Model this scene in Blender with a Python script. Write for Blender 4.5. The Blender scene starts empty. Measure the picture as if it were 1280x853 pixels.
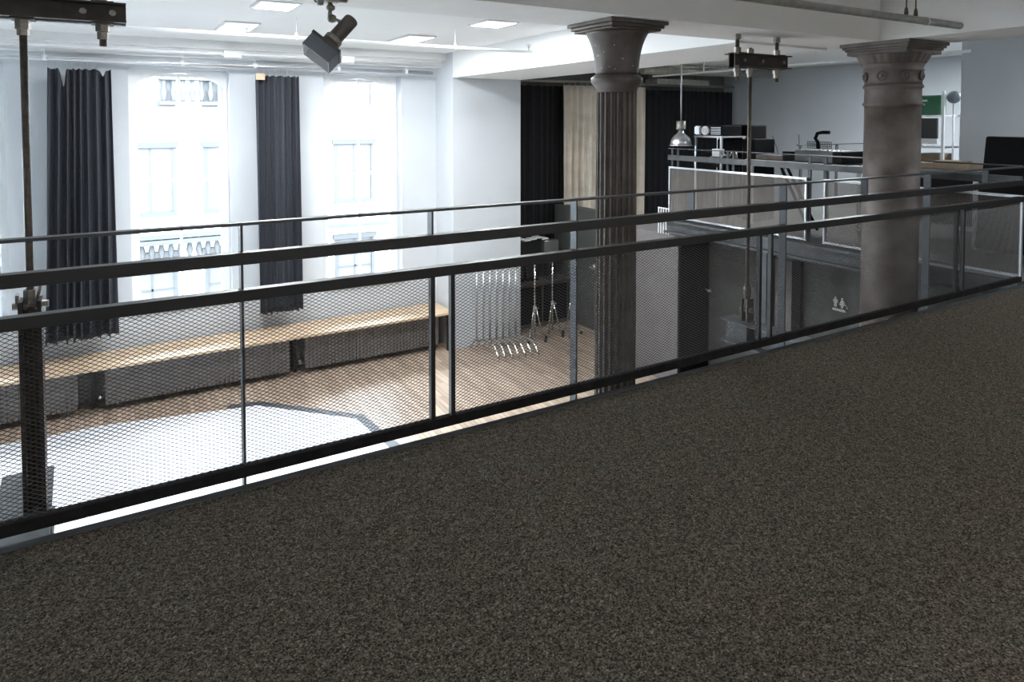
import bpy, bmesh, math, random
from mathutils import Vector, Matrix
random.seed(7)
S = bpy.context.scene
R = math.radians

# ------------------------------------------------------------------ camera
cam_d = bpy.data.cameras.new('camera'); cam = bpy.data.objects.new('camera', cam_d)
S.collection.objects.link(cam); S.camera = cam
cam_d.sensor_width = 36; cam_d.sensor_fit = 'HORIZONTAL'
cam_d.lens = 36*850/1280
cam_d.shift_y = -(426.5-183)/1280
cam.location = (0, 0, 1.5)
cam.rotation_euler = (R(90-2.2), 0, R(-30.6))
cam_d.clip_end = 300

# ------------------------------------------------------------------ light and exposure
S.view_settings.view_transform = 'Standard'; S.view_settings.look = 'None'
S.view_settings.gamma = 1; S.view_settings.use_curve_mapping = False
S.view_settings.exposure = 0.0
W = bpy.data.worlds.new('overcast_sky'); S.world = W; W.use_nodes = True
nt = W.node_tree; nt.nodes.clear()
o_ = nt.nodes.new('ShaderNodeOutputWorld'); bgn = nt.nodes.new('ShaderNodeBackground')
bgn.inputs['Color'].default_value = (0.86, 0.93, 1.0, 1); bgn.inputs['Strength'].default_value = 66.0
nt.links.new(bgn.outputs[0], o_.inputs[0])

def area(name, loc, rot, sx, sy, power, col, portal=False):
    l = bpy.data.lights.new(name, 'AREA'); l.shape = 'RECTANGLE'; l.size = sx; l.size_y = sy
    l.energy = power; l.color = col
    if portal: l.cycles.is_portal = True
    o = bpy.data.objects.new(name, l); S.collection.objects.link(o); o.location = loc; o.rotation_euler = rot
    return o
WINX = [(-8.45, -7.05), (-5.55, -4.15), (-2.65, -1.24), (.245, 1.645), (3.145, 4.54)]
SILL, HEAD = -1.43, 2.29
for a, b in WINX:   # portals: they only guide the sampling of the sky through each window
    area('window_portal', ((a+b)/2, 12.02, (SILL+HEAD)/2), (R(-90), 0, 0), b-a, HEAD-SILL, 1, (1, 1, 1), True)
CEIL_LIGHTS = [(1.5, 7.33, .36, .46), (4.08, 7.35, .38, .46), (1.42, 9.4, .36, 1.1), (3.82, 9.5, .36, 1.1)]
for x, y, sx, sy in CEIL_LIGHTS:
    area('ceiling_panel_light', (x, y, 2.678), (0, 0, 0), sx, sy, 110, (.95, .98, 1))
# fill lights added over the gallery, behind the camera, for carpet and beam face
for x, y in ((-2.5, -3.2), (2.0, -3.2), (6.0, -3.2)):
    area('gallery_fill_light', (x, y, 2.66), (0, 0, 0), .6, 1.2, 125, (1, .95, .90))
for x, y, pw in ((10.5, 6.9, 160), (8.7, 1.2, 90), (12.3, 4.2, 170)):  # fill lights without fittings, added to brighten the pier and end wall
    area('mezzanine_fill_light', (x, y, 2.66), (0, 0, 0), .6, .6, pw, (.92, .97, 1))

# ------------------------------------------------------------------ materials
def mat(name, col, rough=.6, metal=0, var=.12, scale=6, bump=0, bscale=60, col2=None, spec=.5):
    m = bpy.data.materials.new(name); m.use_nodes = True; n = m.node_tree; ns = n.nodes; L = n.links
    p = ns['Principled BSDF']; p.inputs['Roughness'].default_value = rough; p.inputs['Metallic'].default_value = metal
    p.inputs['Specular IOR Level'].default_value = spec
    tc = ns.new('ShaderNodeTexCoord'); nz = ns.new('ShaderNodeTexNoise')
    nz.inputs['Scale'].default_value = scale; nz.inputs['Detail'].default_value = 5
    L.new(tc.outputs['Object'], nz.inputs['Vector'])
    r = ns.new('ShaderNodeValToRGB')
    c2 = col2 or tuple(c*(1-var) for c in col); c1 = tuple(min(1, c*(1+var*.5)) for c in col)
    r.color_ramp.elements[0].position = .35; r.color_ramp.elements[1].position = .65
    r.color_ramp.elements[0].color = (*c2, 1); r.color_ramp.elements[1].color = (*c1, 1)
    L.new(nz.outputs['Fac'], r.inputs['Fac']); L.new(r.outputs[0], p.inputs['Base Color'])
    if bump:
        n2 = ns.new('ShaderNodeTexNoise'); n2.inputs['Scale'].default_value = bscale; n2.inputs['Detail'].default_value = 3
        b = ns.new('ShaderNodeBump'); b.inputs['Strength'].default_value = bump; b.inputs['Distance'].default_value = .01
        L.new(tc.outputs['Object'], n2.inputs['Vector']); L.new(n2.outputs['Fac'], b.inputs['Height']); L.new(b.outputs[0], p.inputs['Normal'])
    return m
M = {}
M['wall'] = mat('white_wall_paint', (.60, .635, .67), .75, var=.03, scale=1.5)
M['wallgrey'] = mat('grey_wall_paint', (.56, .60, .64), .75, var=.04, scale=1.2)
M['ceil'] = mat('white_ceiling_paint', (.86, .87, .87), .8, var=.02, scale=1)
M['beam'] = mat('beam_paint', (.80, .79, .77), .7, var=.04, scale=2)
M['darkwall'] = mat('dark_green_grey_wall', (.075, .08, .075), .7, var=.12, scale=1.5)
M['midwall'] = mat('grey_plaster', (.17, .16, .16), .8, var=.08)
M['castiron'] = mat('bare_cast_iron', (.115, .097, .085), .45, .3, var=.35, scale=5, bump=.25, bscale=25)
M['castiron2'] = mat('greyer_cast_iron', (.13, .112, .102), .6, .15, var=.35, scale=4, bump=.15, bscale=18, col2=(.075, .06, .052))
M['chip'] = mat('chipped_paint', (.7, .68, .64), .7)
M['rail'] = mat('black_painted_steel', (.012, .011, .011), .42, .0, var=.3, scale=20, spec=.5)
M['railmatt'] = mat('matt_black_steel', (.014, .013, .013), .95, var=.3, scale=20, spec=.1)
M['post'] = mat('grey_painted_steel', (.050, .055, .062), .45, .2, var=.2, scale=10)
M['meshm'] = mat('expanded_steel_mesh', (.035, .035, .037), .45, .3)
M['fascia'] = mat('grey_steel_channel', (.075, .08, .085), .5, .2, var=.25, scale=8)
M['galvmesh'] = mat('brownish_galvanised_mesh', (.19, .175, .16), .5, .3)  # lighter and browner than the gallery railing's mesh
M['rodsteel'] = mat('brown_threaded_steel', (.10, .085, .07), .5, .5, var=.3, scale=40)
M['zinc'] = mat('zinc_nuts', (.27, .25, .22), .4, .5, var=.25, scale=60)
M['channel'] = mat('rust_brown_channel', (.045, .035, .03), .55, .3, var=.35, scale=12)
M['chrome'] = mat('chrome', (.8, .8, .8), .12, 1, var=.05)
M['alu'] = mat('satin_aluminium', (.62, .63, .65), .3, .9, var=.08)
M['galv'] = mat('galvanised_pipe', (.36, .35, .32), .45, .6, var=.2, scale=14)
M['whitepaint'] = mat('white_gloss_paint', (.84, .85, .86), .35, var=.03)
M['frame'] = mat('white_window_paint', (.88, .89, .90), .45, var=.02)
M['black'] = mat('matt_black', (.006, .006, .007), .7, var=.2, spec=.15)
M['blackgloss'] = mat('black_plastic', (.02, .02, .022), .3, var=.2)
M['darkgrey'] = mat('dark_grey_plastic', (.07, .075, .08), .45, var=.2)
M['lampgrey'] = mat('bronze_grey_enamel', (.10, .09, .08), .4, .3, var=.2, scale=12)
M['lampblue'] = mat('blue_grey_enamel', (.17, .19, .22), .4, .2, var=.1)
M['white'] = mat('plain_white', (.8, .81, .82), .5, var=.04)
M['green'] = mat('green_card', (.04, .17, .09), .6, var=.12)
M['tan'] = mat('brown_card', (.25, .19, .13), .8, var=.2)
M['benchwood'] = mat('pale_bench_wood', (.62, .47, .32), .45, var=.15, scale=3)
M['radiator'] = mat('radiator_grey', (.20, .19, .185), .5, .2, var=.15)
M['vinyl'] = mat('white_dance_vinyl', (.80, .83, .86), .35, var=.03, scale=.8)
M['tape'] = mat('grey_tape', (.06, .065, .075), .5)
M['darkcloth'] = mat('charcoal_curtain_cloth', (.042, .046, .058), .95, var=.25, scale=60, bump=.2, bscale=220)
M['blackcloth'] = mat('black_stage_cloth', (.006, .006, .008), .95, var=.3, scale=8)
M['tancloth'] = mat('beige_curtain_cloth', (.70, .64, .55), .9, var=.12, scale=4)
M['facade'] = mat('pale_stone', (.30, .30, .30), .8, var=.06, scale=.5)
M['facade2'] = mat('grey_stone', (.032, .033, .034), .9, var=.06, scale=.5, spec=.05)
M['facglass'] = mat('facade_glass', (.030, .031, .033), .9, var=.2, scale=.4)

def glassmat():
    m = bpy.data.materials.new('window_glass'); m.use_nodes = True; n = m.node_tree; n.nodes.clear()
    o = n.nodes.new('ShaderNodeOutputMaterial'); t = n.nodes.new('ShaderNodeBsdfTransparent'); g = n.nodes.new('ShaderNodeBsdfGlossy')
    t.inputs[0].default_value = (.95, .98, .99, 1); g.inputs['Roughness'].default_value = .02
    f = n.nodes.new('ShaderNodeFresnel'); f.inputs[0].default_value = 1.3
    x = n.nodes.new('ShaderNodeMixShader'); n.links.new(f.outputs[0], x.inputs[0]); n.links.new(t.outputs[0], x.inputs[1]); n.links.new(g.outputs[0], x.inputs[2])
    n.links.new(x.outputs[0], o.inputs[0]); return m
M['glass'] = glassmat()
def emis(name, col, st):
    m = bpy.data.materials.new(name); m.use_nodes = True; p = m.node_tree.nodes['Principled BSDF']
    p.inputs['Base Color'].default_value = (*col, 1); p.inputs['Emission Color'].default_value = (*col, 1); p.inputs['Emission Strength'].default_value = st
    return m
M['lit'] = emis('lit_diffuser', (.95, .98, 1), 1.3)

def woodfloor():
    m = bpy.data.materials.new('wood_floor_boards'); m.use_nodes = True; n = m.node_tree; ns = n.nodes; L = n.links
    p = ns['Principled BSDF']; tc = ns.new('ShaderNodeTexCoord'); mp = ns.new('ShaderNodeMapping')
    mp.inputs['Rotation'].default_value = (0, 0, R(90)); L.new(tc.outputs['Object'], mp.inputs[0])
    b = ns.new('ShaderNodeTexBrick'); b.offset = .37; b.inputs['Scale'].default_value = 1
    b.inputs['Brick Width'].default_value = 1.3; b.inputs['Row Height'].default_value = .075; b.inputs['Mortar Size'].default_value = .0025
    b.inputs['Color1'].default_value = (.52, .42, .33, 1); b.inputs['Color2'].default_value = (.35, .27, .205, 1); b.inputs['Mortar'].default_value = (.09, .06, .04, 1)
    L.new(mp.outputs[0], b.inputs['Vector'])
    mp2 = ns.new('ShaderNodeMapping'); mp2.inputs['Scale'].default_value = (22, 1.2, 1); L.new(tc.outputs['Object'], mp2.inputs[0])
    nz = ns.new('ShaderNodeTexNoise'); nz.inputs['Scale'].default_value = 2; nz.inputs['Detail'].default_value = 6; L.new(mp2.outputs[0], nz.inputs[0])
    r = ns.new('ShaderNodeValToRGB'); r.color_ramp.elements[0].color = (.72, .72, .72, 1); r.color_ramp.elements[1].color = (1.15, 1.12, 1.1, 1)
    r.color_ramp.elements[0].position = .3; r.color_ramp.elements[1].position = .7
    L.new(nz.outputs[0], r.inputs[0])
    mx = ns.new('ShaderNodeMixRGB'); mx.blend_type = 'MULTIPLY'; mx.inputs[0].default_value = 1
    L.new(b.outputs[0], mx.inputs[1]); L.new(r.outputs[0], mx.inputs[2]); L.new(mx.outputs[0], p.inputs['Base Color'])
    p.inputs['Roughness'].default_value = .32
    return m
M['wood'] = woodfloor()

def carpet():
    m = bpy.data.materials.new('brown_grey_loop_carpet'); m.use_nodes = True; n = m.node_tree; ns = n.nodes; L = n.links
    p = ns['Principled BSDF']; p.inputs['Roughness'].default_value = 1; p.inputs['Specular IOR Level'].default_value = .05
    tc = ns.new('ShaderNodeTexCoord')
    def noise(s, d, cols, pos):
        z = ns.new('ShaderNodeTexNoise'); z.inputs['Scale'].default_value = s; z.inputs['Detail'].default_value = d
        L.new(tc.outputs['Object'], z.inputs[0]); r = ns.new('ShaderNodeValToRGB'); L.new(z.outputs[0], r.inputs[0])
        r.color_ramp.elements[0].position, r.color_ramp.elements[1].position = pos
        r.color_ramp.elements[0].color, r.color_ramp.elements[1].color = [(*c, 1) for c in cols]
        return r, z
    v = ns.new('ShaderNodeTexVoronoi'); v.inputs['Scale'].default_value = 210; v.inputs['Randomness'].default_value = .75
    L.new(tc.outputs['Object'], v.inputs['Vector'])
    sp = ns.new('ShaderNodeSeparateColor'); L.new(v.outputs['Color'], sp.inputs[0])
    r1 = ns.new('ShaderNodeValToRGB'); L.new(sp.outputs[0], r1.inputs[0]); e = r1.color_ramp.elements
    e[0].position = 0; e[0].color = (.022, .020, .019, 1); e[1].position = 1; e[1].color = (.25, .225, .19, 1)
    for ps, c in ((.3, (.06, .055, .05)), (.55, (.105, .094, .082)), (.8, (.135, .125, .11)), (.92, (.165, .15, .125))):
        k = e.new(ps); k.color = (*c, 1)
    r2, z2 = noise(45, 4, ((.72, .72, .72), (1.25, 1.23, 1.2)), (.3, .7))
    r3, z3 = noise(5, 7, ((1.02, .95, .90), (.98, 1.01, .94)), (.36, .64))
    a = ns.new('ShaderNodeMixRGB'); a.blend_type = 'MULTIPLY'; a.inputs[0].default_value = 1
    L.new(r1.outputs[0], a.inputs[1]); L.new(r2.outputs[0], a.inputs[2])
    c = ns.new('ShaderNodeMixRGB'); c.blend_type = 'MULTIPLY'; c.inputs[0].default_value = 1
    L.new(a.outputs[0], c.inputs[1]); L.new(r3.outputs[0], c.inputs[2]); L.new(c.outputs[0], p.inputs['Base Color'])
    b = ns.new('ShaderNodeBump'); b.inputs['Strength'].default_value = .9; b.inputs['Distance'].default_value = .004; b.invert = True
    L.new(v.outputs['Distance'], b.inputs['Height']); L.new(b.outputs[0], p.inputs['Normal'])
    return m
M['carpet'] = carpet()

# ------------------------------------------------------------------ mesh helpers
class B:
    """collects shapes and links them as one mesh object"""
    def __init__(s): s.v = []; s.f = []; s.sm = []
    def add(s, vs, fs, smooth=False):
        k = len(s.v); s.v += [tuple(v) for v in vs]; s.f += [tuple(i+k for i in f) for f in fs]; s.sm += [smooth]*len(fs); return s
    def box(s, x0, x1, y0, y1, z0, z1, mtx=None):
        vs = [Vector((x, y, z)) for z in (z0, z1) for x, y in ((x0, y0), (x1, y0), (x1, y1), (x0, y1))]
        if mtx: vs = [mtx @ v for v in vs]
        return s.add(vs, [(3, 2, 1, 0), (4, 5, 6, 7), (0, 1, 5, 4), (1, 2, 6, 5), (2, 3, 7, 6), (3, 0, 4, 7)])
    def tube(s, p, q, r, r2=None, n=16, cap=True):
        p, q = Vector(p), Vector(q); r2 = r if r2 is None else r2
        d = (q-p).normalized(); a = d.orthogonal().normalized(); b = d.cross(a)
        vs = []
        for c, rr in ((p, r), (q, r2)):
            vs += [c+(a*math.cos(t)+b*math.sin(t))*rr for t in [2*math.pi*(i+.5)/n for i in range(n)]]
        k = len(s.v); s.add(vs, [(i, (i+1) % n, n+(i+1) % n, n+i) for i in range(n)], n > 6)
        if cap: s.f += [tuple(k+i for i in reversed(range(n))), tuple(k+n+i for i in range(n))]; s.sm += [False]*2
        return s
    def path(s, pts, r, n=10):
        """one swept tube through the points"""
        pts = [Vector(p) for p in pts]; N = len(pts); vs = []; up = None
        for i, p in enumerate(pts):
            d = (pts[min(i+1, N-1)]-pts[max(i-1, 0)]).normalized()
            if up is None: up = d.orthogonal().normalized()
            a = (up-d*up.dot(d)).normalized(); up = a; b = d.cross(a)
            vs += [p+(a*math.cos(2*math.pi*k/n)+b*math.sin(2*math.pi*k/n))*r for k in range(n)]
        fs = [(i*n+k, i*n+(k+1) % n, (i+1)*n+(k+1) % n, (i+1)*n+k) for i in range(N-1) for k in range(n)]
        k0 = len(s.v); s.add(vs, fs, True)
        s.f += [tuple(k0+i for i in reversed(range(n))), tuple(k0+(N-1)*n+i for i in range(n))]; s.sm += [False]*2
        return s
    def lathe(s, prof, c=(0, 0, 0), n=48, rf=None, mtx=None, smooth=True):
        vs = []; c = Vector(c)
        for r, z in prof:
            for k in range(n):
                t = 2*math.pi*k/n; rr = r if rf is None else rf(r, z, t)
                v = Vector((rr*math.cos(t), rr*math.sin(t), z))
                vs.append((mtx @ v if mtx else v)+c)
        fs = [(i*n+k, i*n+(k+1) % n, (i+1)*n+(k+1) % n, (i+1)*n+k) for i in range(len(prof)-1) for k in range(n)]
        k0 = len(s.v); s.add(vs, fs, smooth)
        s.f += [tuple(k0+i for i in reversed(range(n))), tuple(k0+(len(prof)-1)*n+i for i in range(n))]; s.sm += [False]*2
        return s
    def prism(s, poly, z0, z1, mtx=None):
        n = len(poly); vs = [Vector((x, y, z0)) for x, y in poly]+[Vector((x, y, z1)) for x, y in poly]
        if mtx: vs = [mtx @ v for v in vs]
        return s.add(vs, [tuple(reversed(range(n))), tuple(range(n, 2*n))]+[(i, (i+1) % n, n+(i+1) % n, n+i) for i in range(n)])
    def build(s, name, m, parent=None, bevel=0, loc=None):
        me = bpy.data.meshes.new(name)
        org = Vector(loc) if loc else Vector((0, 0, 0))
        if parent is not None and loc is None: org = parent.matrix_basis.translation.copy()
        me.from_pydata([tuple(Vector(v)-org) for v in s.v], [], s.f); me.polygons.foreach_set('use_smooth', s.sm)
        me.validate(); me.materials.append(M[m] if isinstance(m, str) else m)
        o = bpy.data.objects.new(name, me); S.collection.objects.link(o)
        if parent is not None: o.parent = parent
        else: o.location = org
        if parent is not None and loc is not None: o.location = org-parent.matrix_basis.translation
        if bevel:
            b = o.modifiers.new('bevel', 'BEVEL'); b.width = bevel; b.segments = 2; b.limit_method = 'ANGLE'
        return o
def tag(o, label, cat, group=None):
    o['label'] = label; o['category'] = cat
    if group: o['group'] = group
    return o
def thing(name, loc, label, cat, group=None):
    o = bpy.data.objects.new(name, None); S.collection.objects.link(o); o.location = loc
    o.empty_display_size = .1
    return tag(o, label, cat, group)
def struct(o, label=None, cat=None):
    o['kind'] = 'structure'
    if label: o['label'] = label
    if cat: o['category'] = cat
    return o
def dup(o, loc, label, group=None):
    c = o.copy(); S.collection.objects.link(c); c.location = loc; c['label'] = label
    if group: c['group'] = group
    for ch in list(o.children):
        k = ch.copy(); S.collection.objects.link(k); k.parent = c
        for g in list(ch.children):
            q = g.copy(); S.collection.objects.link(q); q.parent = k
    return c

# ------------------------------------------------------------------ the room shell
X0, X1 = -9.0, 13.6
YB = -4.5
FL = -2.6
struct(B().box(X0, X1, YB, 12.6, FL-.2, FL).build('floor', 'wood'), 'pale brown wooden strip floor of the lower studio', 'floor')
# carpeted gallery slab we stand on, and the end mezzanine
struct(B().box(X0, X1, YB, 2.875, -.34, 0).build('floor_carpet', 'carpet'), 'brown grey loop pile carpet of the gallery in the foreground', 'floor')
struct(B().box(7.32, X1, 2.90, 7.62, -.2, -.001).build('floor_mezzanine', 'darkwall'), 'grey floor of the mezzanine at the end of the room', 'floor')
struct(B().box(X0, X1, YB, 12.6, 2.7, 2.9).build('ceiling', 'ceil'), 'white ceiling', 'ceiling')
# window wall with five openings (three within reach of the picture)
bw = B(); xs = [X0]+[v for w in WINX for v in w]+[5.22]
for i in range(0, len(xs), 2): bw.box(xs[i], xs[i+1], 11.6, 12.0, FL, 2.7)
for a, b in WINX:
    bw.box(a, b, 11.6, 12.0, FL, SILL); bw.box(a, b, 11.6, 12.0, HEAD, 2.7)
struct(bw.build('wall_windows', 'wall'), 'bluish white wall with tall windows', 'wall')
struct(B().box(5.22, 6.62, 10.88, 12.0, FL, 2.7).build('wall_pier', 'wall'), 'broad white pier beside the last window', 'wall')
struct(B().box(6.62, X1, 12.3, 12.6, FL, 2.7).build('wall_far', 'midwall'), 'grey wall behind the stage curtains', 'wall')
struct(B().box(6.62, 6.7, 12.0, 12.3, FL, 2.7).build('wall_return', 'wall'))
struct(B().box(X1, X1+.3, YB, 12.6, FL, 2.7).build('wall_right', 'wallgrey'), 'blue grey end wall above the mezzanine', 'wall')
struct(B().box(X0-.3, X0, YB, 12.6, FL, 2.7).build('wall_left', 'wall'))
struct(B().box(X0, X1, YB-.3, YB, -.3, 2.7).build('wall_back', 'wall'))
struct(B().box(9.95, 10.6, 1.5, 4.86, 0, 2.7).build('wall_near_pier', 'wall', ), 'white pier at the right edge above the mezzanine', 'wall')
# beams
struct(B().box(X0, 7.22, 3.9, 4.58, 2.27, 2.7).build('ceiling_beam', 'beam'), 'deep white beam resting on the row of iron columns', 'beam')
struct(B().box(5.22, 6.62, 4.58, 10.88, 2.25, 2.7).build('ceiling_bulkhead', 'ceil'), 'white bulkhead running towards the pier', 'beam')
struct(B().box(6.46, 7.22, YB, 3.9, 2.27, 2.7).build('ceiling_cross_beam', 'beam'), 'white beam running over the gallery at the right', 'beam')
# stepped cove along the window wall
struct(B().box(X0, 5.22, 11.15, 11.6, 2.58, 2.7).box(X0, 5.22, 11.32, 11.6, 2.46, 2.58).build('trim_1', 'ceil'), 'stepped white cornice above the windows', 'cornice')
# lower walls under the mezzanine
struct(B().box(7.42, 8.06, 7.57, 8.75, FL, -.27).build('wall_lobby', 'midwall'), 'grey wall block below the mezzanine', 'wall')
struct(B().box(8.06, 8.3, 2.9, 7.57, FL, -.21).build('wall_below_mezzanine', 'darkwall'), 'dark green grey wall below the mezzanine', 'wall')
struct(B().box(8.06, 8.3, 8.75, 12.3, FL, -.27).build('wall_lobby_far', 'darkwall'))
struct(B().box(X0, X1, 1.4, 1.6, FL, -.34).build('wall_below_gallery', 'darkwall'))

# windows: frame + sashes + arched head + glass + sill
def window(i, a, b):
    o = bpy.data.objects.new('window_%d' % i, None); S.collection.objects.link(o); o.location = ((a+b)/2, 11.8, SILL); struct(o)
    o['label'] = ['tall white sash window at the left edge of the room', 'tall white sash window between the two charcoal curtains', 'tall white sash window between charcoal curtain and pier', 'white sash window', 'white sash window'][i-1]; o['category'] = 'window'
    w = b-a; y0, y1 = 11.86, 11.94
    f = B(); f.box(a, a+.07, y0, y1, SILL, HEAD).box(b-.07, b, y0, y1, SILL, HEAD).box(a+.07, b-.07, y0, y1, SILL, SILL+.07)
    # arched head board
    n = 40; pts = [(b-.07, HEAD), (a+.07, HEAD)]
    for k in range(n+1):
        t = k/n; x = a+.07+(w-.14)*t; pts.append((x, HEAD-.26+.21*math.sin(math.pi*t)**.75))
    vs = []; 
    for k in range(n+1):
        x, z = pts[2+k]
        vs += [(x, y0, z), (x, y0, HEAD), (x, y1, z), (x, y1, HEAD)]
    fs = []
    for k in range(n):
        q = 4*k; fs += [(q, q+4, q+5, q+1), (q+2, q+3, q+7, q+6), (q, q+2, q+6, q+4)]
    f.add(vs, fs); f.build('window_frame', 'frame', o)
    mid = .55
    for nm, z0, z1, yy in (('lower_sash', SILL+.07, mid+.03, y0-.0), ('upper_sash', mid-.03, HEAD-.06, y0+.045)):
        s_ = B(); c = (a+b)/2+.0
        s_.box(a+.07, a+.12, yy, yy+.035, z0, z1).box(b-.12, b-.07, yy, yy+.035, z0, z1)
        s_.box(a+.12, b-.12, yy, yy+.035, z0, z0+.05).box(a+.12, b-.12, yy, yy+.035, z1-.05, z1)
        s_.box(c-.017, c+.017, yy+.002, yy+.033, z0+.05, z1-.05)
        sh = s_.build(nm, 'frame', o)
        B().box(a+.12, b-.12, yy+.014, yy+.018, z0+.05, z1-.05).build('glass_pane', 'glass', sh, loc=(a+.12, yy, z0)).location = Vector((a+.12, yy, z0))-o.location
    B().box(a, b, 11.56, 11.86, SILL-.0, SILL+.03).build('window_sill', 'frame', o)
    return o
for i, (a, b) in enumerate([WINX[2], WINX[3], WINX[4], WINX[0], WINX[1]]): window(i+1, a, b)

# doors and openings below the mezzanine
d = B().box(8.02, 8.058, 5.30, 6.62, FL, -.45).box(8.0, 8.03, 5.92, 5.98, FL, -.45)
do = bpy.data.objects.new('door_1', None); S.collection.objects.link(do); do.location = (8.04, 6.0, FL); struct(do, 'dark framed double door below the mezzanine', 'door')
B().box(8.0, 8.058, 5.86, 6.0, FL, -.42).box(8.0, 8.058, 6.30, 6.42, FL, -.42).build('door_frame', 'black', do)
B().box(8.03, 8.056, 6.0, 6.30, FL, -.45).build('door_leaf', 'midwall', do)
do = bpy.data.objects.new('door_2', None); S.collection.objects.link(do); do.location = (7.75, 7.55, FL); struct(do, 'black door standing beside the green grey wall', 'door')
B().box(7.44, 8.04, 7.53, 7.568, FL, -.3).build('door_leaf', 'black', do)
B().tube((7.98, 7.53, -1.15), (7.98, 7.47, -1.15), .015).lathe([(.005, -.03), (.03, -.02), (.035, 0), (.03, .02), (.005, .03)], (7.98, 7.46, -1.15), 16).build('door_knob', 'alu', do)

# ------------------------------------------------------------------ gallery edge nosing
tag(B().box(X0, 7.19, 2.877, 2.915, -.20, .004).build('edge_angle', 'fascia'),
    'dark grey steel edging along the carpeted gallery floor', 'edging')
tag(B().box(7.20, 7.32, 2.99, 7.66, -.2, -.17).box(7.28, 7.32, 2.99, 7.66, -.17, -.03).box(7.20, 7.32, 2.99, 7.66, -.03, 0).build('fascia_channel', 'fascia'),
    'grey steel channel along the edge of the end mezzanine', 'steel beam')

# ------------------------------------------------------------------ expanded mesh panels
def exmesh(name, parent, a, b, z0, z1, w=.015, h=.008, r=.00125, m='meshm', mtr=None):
    """expanded metal between a and b (2D points), zig-zag strands, real geometry"""
    A, Bp = Vector((*a, 0)), Vector((*b, 0)); L = (Bp-A).length; d = (Bp-A).normalized(); nrm = Vector((-d.y, d.x, 0))
    nx = int(L/w); nz = int((z1-z0)/h); off = parent.matrix_basis.translation
    vs = []; fs = []
    for j in range(nz):
        zc = z0+(j+.5)*h; k0 = len(vs)
        for i in range(nx+1):
            z = zc+(h/2)*(1 if (i+j) % 2 else -1); p = A+d*(i*w)-off
            t = nrm*(r*1.2)
            vs += [(p.x+t.x, p.y+t.y, z-r-off.z), (p.x-t.x, p.y-t.y, z-r-off.z), (p.x, p.y, z+r-off.z)]
        for i in range(nx):
            q = k0+3*i
            fs += [(q, q+3, q+4, q+1), (q+1, q+4, q+5, q+2), (q+2, q+5, q+3, q)]
    me = bpy.data.meshes.new(name); me.from_pydata(vs, [], fs); me.materials.append(M[m])
    o = bpy.data.objects.new(name, me); S.collection.objects.link(o); o.parent = parent
    return o

# near railing
YR = 2.97
rl = thing('gallery_railing', (2.5, YR, 0), 'black steel railing with expanded mesh panels along the carpeted gallery edge', 'railing')
XL, XR = -3.0, 7.19
B().box(XL, XR, YR-.022, YR+.022, 1.067, 1.079).build('top_rail', 'post', rl)
B().box(XL, XR, YR-.025, YR+.025, .905, .955).build('middle_rail', 'rail', rl, .002)
B().box(XL, XR, YR-.025, YR+.025, .753, .800).build('lower_rail', 'rail', rl, .002)
B().box(XL, XR, YR-.020, YR+.020, .014, .060).build('bottom_rail', 'railmatt', rl, .002)
for x in (-2.95, -1.24, .46, 2.165, 3.895, 5.66):
    B().box(x-.005, x+.005, YR+.0, YR+.055, -.15, 1.067).box(x-.02, x+.02, 2.917, YR+.05, -.16, -.13).build('post', 'post', rl)
for x in (-.39, 1.312, 3.03, 4.79, 6.55):
    B().box(x-.005, x+.005, YR-.01, YR+.04, .955, 1.067).build('rail_support', 'post', rl)
gaps = [(-1.02, -.92), (1.311, 1.416), (3.63, 3.74), (6.06, 6.17)]
for g in gaps:
    for k in g: B().box(k-.011, k+.011, YR-.014, YR+.014, .060, .753).build('mesh_frame_bar', 'rail', rl)
ed = [XL]+[v for g in gaps for v in g]+[XR]
for i in range(0, len(ed), 2):
    if i == 0: a = -1.75
    else: a = ed[i]
    exmesh('mesh_panel', rl, (a, YR), (ed[i+1], YR), .045, .775)

# end mezzanine railing
r2 = thing('mezzanine_railing', (7.3, 5.3, 0), 'pale framed mesh railing along the end mezzanine', 'railing')
Y0, Y1 = 3.02, 7.66
B().box(7.28, 7.32, Y0, Y1, 1.067, 1.079).build('top_rail', 'post', r2)
B().box(7.275, 7.325, Y0, Y1, .90, .975).build('middle_rail', 'fascia', r2)
for a, b in ((5.28, 7.65), (3.0, 5.05)):
    B().box(7.285, 7.315, a, b, .775, .80).box(7.285, 7.315, a, b, .03, .055).box(7.285, 7.315, a, a+.022, .055, .775).box(7.285, 7.315, b-.022, b, .055, .775).build('mesh_frame', 'alu', r2)
    exmesh('mesh_panel', r2, (7.30, a+.02), (7.30, b-.02), .05, .78, m='galvmesh', r=.0028)
for y in (7.5, 7.62, 6.55, 6.45, 5.27, 5.06, 4.2):
    B().box(7.325, 7.345, y-.02, y+.02, 0, 1.067).build('post', 'post', r2)
r3 = thing('rear_railing', (13.2, 8, 0), 'thin dark railing in front of the blue grey end wall', 'railing')
B().box(10.2, 13.3, 7.56, 7.60, 1.06, 1.075).build('top_rail', 'post', r3)
for x in (10.3, 11.3, 12.4, 13.2): B().box(x-.03, x+.03, 7.57, 7.59, 0, 1.06).build('post', 'post', r3)

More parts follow.
